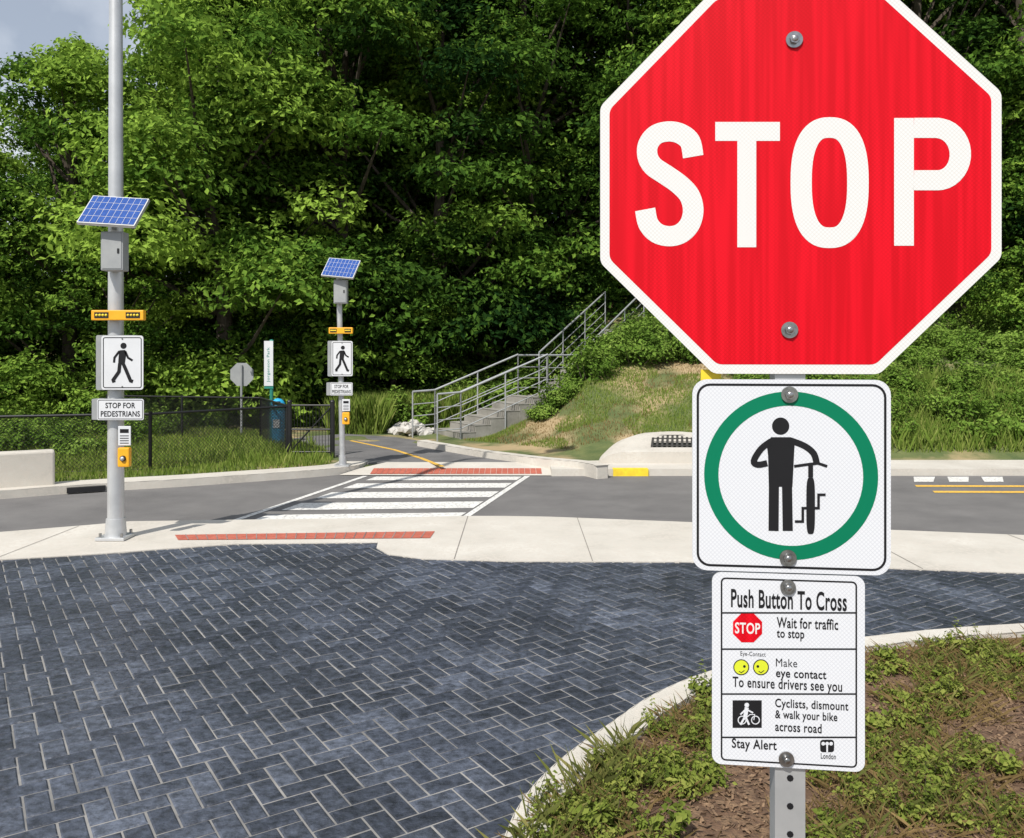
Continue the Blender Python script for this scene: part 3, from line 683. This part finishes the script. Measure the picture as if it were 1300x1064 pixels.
def shrub_parts(r,h,n,ls,seed,stems=10):
    rs=np.random.default_rng(seed); parts=[]
    for i in range(stems):
        a=rs.random()*6.28; rr=r*rs.random()**.6; top=np.array([rr*math.cos(a),rr*math.sin(a),h*rs.uniform(.55,1)*(1-.35*rr/r)])
        bs=top*np.array([.45,.45,0]); v,q=tube([tuple(bs),tuple((bs+top)/2+rs.normal(size=3)*.03*r),tuple(top)],[.018*r,.012*r,.005*r],4); parts.append((v,q,.5,1))
        m=n//stems; t=rs.random(m)**.6; p=bs+(top-bs)*t[:,None]+rs.normal(size=(m,3))*np.array([.17,.17,.1])*r*1.1*(1.1-.3*t[:,None])
        p[:,2]=np.abs(p[:,2]); d=p-np.array([0,0,h*.3]); d/=np.linalg.norm(d,axis=1,keepdims=True)+1e-6
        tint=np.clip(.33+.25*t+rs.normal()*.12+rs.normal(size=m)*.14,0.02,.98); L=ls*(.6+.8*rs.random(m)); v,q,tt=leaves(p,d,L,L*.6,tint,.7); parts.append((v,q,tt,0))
    return cat(parts)
def place(name,temps,plist,mats):   # plist: (x,y,z,scale) -> one mesh
    parts=[]
    for x,y,z,s in plist:
        V,Q,T,Mi=random.choice(temps); a=random.random()*6.28; c,s_=math.cos(a)*s,math.sin(a)*s
        sz=s*random.uniform(.85,1.15)
        W=np.stack([V[:,0]*c-V[:,1]*s_+x,V[:,0]*s_+V[:,1]*c+y,V[:,2]*sz+z],1)
        parts.append((W,Q,np.clip(T+random.uniform(-.18,.20),.02,.98),Mi))
    V,Q,T,Mi=cat(parts); return link(name,npmesh(name,V,Q,mats,Mi,T))
SV=[shrub_parts(.6,.9,850,.10,11),shrub_parts(.7,.65,850,.115,12,14),shrub_parts(.45,1.3,800,.095,13,9),shrub_parts(.55,.8,850,.08,14,12)]
ul=[]
def scat(n,x0,x1,y0,y1,s0,s1,test=None):
    for _ in range(n):
        x=random.uniform(x0,x1);y=random.uniform(y0,y1)
        if test and not test(x,y): continue
        ul.append((x,y,zz(x,y)-.05,random.uniform(s0,s1)))
scat(330,5.0,15,15.9,24,.45,.95)
offst=lambda x,y:(x-1.2)*.813-(y-21.5)*.581
scat(150,2.0,8,20.3,26,.6,1.0,lambda x,y:abs(offst(x,y))>.95)
scat(190,1.0,4.2,19.6,24.2,.6,1.05,lambda x,y:.72<offst(x,y)<1.6)
scat(16,.6,1.5,19.3,20.1,.4,.65)
scat(60,-4.2,-1.6,21.4,24.5,.7,1.2)
scat(80,-1.6,2.2,22.0,25.5,.8,1.5,lambda x,y:offst(x,y)<-1.2)
scat(100,-17,-4.4,21,24,.6,1.1,lambda x,y:not(-7.2<x<-4.6 and y<22.3))
scat(50,-14,-8,16,21,.5,.9)
place('undergrowth',SV,ul,[WEED,BARK])
def blades(name,pts,h0,h1,m,wd=.012,lean=.5):
    pts=np.asarray(pts); n=len(pts); h=rng.uniform(h0,h1,n); a=rng.uniform(0,6.28,n); l=rng.uniform(.1,lean,n)*h
    dx,dy=np.cos(a),np.sin(a); b2=rng.uniform(0,6.28,n); wx,wy=np.cos(b2)*wd,np.sin(b2)*wd
    P0=pts; z=np.zeros(n)
    v=np.stack([P0-np.stack([wx,wy,z],1),P0+np.stack([wx,wy,z],1),P0+np.stack([dx*l*.5+wx*.6,dy*l*.5+wy*.6,h*.65],1),P0+np.stack([dx*l,dy*l,h],1)],1).reshape(-1,3)
    return npmesh(name,v,np.arange(4*n).reshape(-1,4),[m],tint=np.repeat(np.clip(rng.normal(.5,.22,n),0.02,.98),4))
def region(n,x0,x1,y0,y1,test):
    x=rng.uniform(x0,x1,n);y=rng.uniform(y0,y1,n); k=test(x,y); x,y=x[k],y[k]; return np.stack([x,y,hgt(x,y)-.01],1)
fev=lambda x:np.interp(x,FEx,FEy)
pn=lambda x,y:np.sin(x*1.3+y*.9)+np.sin(x*2.7-y*1.9+1)+.6*np.sin(y*4+x*3.1)
def left_t(x,y):
    pathl=np.interp(y,[14.3,15.6,17,19,21.5],[-2.95,-3.05,-3.6,-4.7,-6.2]); return (y>fev(x)+.6)&(x<pathl-.2)
g=blades('gr',region(60000,-12,-2.3,12.3,21.5,left_t),.05,.16,GRASS,.008); link('grass',g)
g=blades('gr2',region(4000,-8,-3.2,14.5,18,lambda x,y:left_t(x,y)&(x<-3.4)&(pn(x,y)>0)),.15,.34,GRASS,.008); link('tall_grass',g)
def md(x,y):
    st=np.interp(x,[-2,1.6,5],[19.7,15.7,15.4]); 
    slab=(x>1.3)&(x<4.15)&(y<16.6)
    return (y>st+.3)&(~slab)
nst=lambda x,y:~((x>-1.8)&(x<1.9)&(np.abs((x+1.5)*.48-(y-19.8)*.877)<.85))
g=blades('gr3',region(65000,-1.5,5.6,15.6,21.0,lambda x,y:md(x,y)&(pn(x,y)>-.4)&nst(x,y)),.03,.10,GRASS,.007); link('grass',g)
g=blades('gr4',region(22000,-1.5,5.6,15.6,21.0,lambda x,y:md(x,y)&(pn(x,y)<=.5)&nst(x,y)),.02,.08,DRY,.008); link('dry_grass',g)
g=blades('gr5',region(24000,-4.4,-1.0,20.2,24.2,lambda x,y:(y>20.4)&~((x>-3.1)&(y<21.6))&nst(x,y)),.35,1.0,GRASS,.011); link('tall_grass',g)
g=blades('gr6',region(26000,5.0,16,15.7,19,lambda x,y:y>15.7),.1,.45,GRASS,.011); link('tall_grass',g)
def inbed(x,y): return (y<np.interp(x,kx,ky)-.24)&(x>.0)
def bedpts(n,clump=None):
    x=rng.uniform(0,6,n);y=rng.uniform(2.6,6.4,n); k=inbed(x,y)
    if clump is not None: k&=(np.sin(x*3.1+y*2.2)+np.sin(x*5.3-y*4.1+2)+.7*np.sin(y*9+x*7)>clump)
    return np.stack([x[k],y[k],np.full(k.sum(),.068)],1)
link('dry_grass',blades('bg1',bedpts(42000,-.8),.02,.09,DRY,.0025,2.2))
link('grass',blades('bg2',bedpts(18000,.1),.03,.13,BEDG,.003,1.2))
x=rng.uniform(-.05,.6,2600); y=rng.uniform(3.2,5.2,2600); k=(y<np.interp(x,kx,ky)-.2)&(y>np.interp(x,kx,ky)-.6)
link('grass',blades('bg3',np.stack([x[k],y[k],np.full(k.sum(),.068)],1),.04,.16,BEDG,.003,1.2))
WV=[shrub_parts(.10,.14,190,.022,21,7),shrub_parts(.13,.09,220,.026,22,9),shrub_parts(.07,.20,140,.020,23,5),shrub_parts(.12,.16,110,.038,24,6)]
wl=[(p[0],p[1],.065,random.uniform(.4,1.1)) for p in bedpts(2200,-.3)[:760]]
for _ in range(45):
    t=random.randint(16,len(kerb)-6); p=kerb[t]; wl.append((p[0]+.22+random.random()*.3,p[1]-.28-random.random()*.15,.065,random.uniform(.6,1.2)))
place('weeds',WV,wl,[BEDW,BARK])
P=bedpts(42000); n=len(P); nrm=rng.normal(size=(n,3))*.5+np.array([0,0,1]); nrm/=np.linalg.norm(nrm,axis=1,keepdims=True)
t,bb=frame(nrm); L=rng.uniform(.004,.020,n)[:,None]; W=L*.35; P[:,2]+=rng.uniform(.002,.016,n)
v=np.stack([P-t*L-bb*W,P+t*L-bb*W,P+t*L+bb*W,P-t*L+bb*W],1).reshape(-1,3); link('mulch',npmesh('mu',v,np.arange(4*n).reshape(-1,4),[MULCH]))
# ------------------------------------------------------------ light
el=R(50); az=Vector((-.46,-.89)).normalized()
sd=Vector((az.x*math.cos(el),az.y*math.cos(el),math.sin(el)))
s=bpy.data.lights.new('sun','SUN'); s.energy=5.0; s.angle=R(.5); s.color=(1,.955,.88)
so_=bpy.data.objects.new('sun',s); so_.rotation_euler=(-sd).to_track_quat('-Z','Y').to_euler(); so_.location=(-10,-20,25); sc.collection.objects.link(so_)
w=bpy.data.worlds.new('World'); sc.world=w; w.use_nodes=True; N=w.node_tree.nodes; Lk=w.node_tree.links
sk=N.new('ShaderNodeTexSky'); sk.sky_type='NISHITA'; sk.sun_disc=False; sk.sun_elevation=el; sk.sun_rotation=math.atan2(az.x,az.y)
tc=N.new('ShaderNodeTexCoord'); no=N.new('ShaderNodeTexNoise'); no.inputs['Scale'].default_value=5.5; no.inputs['Detail'].default_value=6
Lk.new(tc.outputs['Generated'],no.inputs['Vector']); cr=N.new('ShaderNodeValToRGB'); cr.color_ramp.elements[0].position=.38; cr.color_ramp.elements[1].position=.60
cr.color_ramp.elements[0].color=(.42,.42,.42,1)
Lk.new(no.outputs['Fac'],cr.inputs['Fac']); mx=N.new('ShaderNodeMix'); mx.data_type='RGBA'; Lk.new(cr.outputs['Color'],mx.inputs['Factor']); Lk.new(sk.outputs['Color'],mx.inputs['A']); mx.inputs['B'].default_value=(8.4,9.0,10.0,1)
bg=N['Background']; Lk.new(mx.outputs['Result'],bg.inputs['Color']); bg.inputs['Strength'].default_value=.09
sc.view_settings.view_transform='Standard'; sc.view_settings.look='None'; sc.view_settings.exposure=0
cam=bpy.data.cameras.new('camera'); cam.sensor_width=36; cam.lens=36*F/1300; cam.clip_start=.05; cam.clip_end=2000
cam.shift_y=-(532-450)/1300
co_=bpy.data.objects.new('camera',cam); co_.location=(0,0,CH); co_.rotation_euler=(R(90),0,0); sc.collection.objects.link(co_); sc.camera=co_
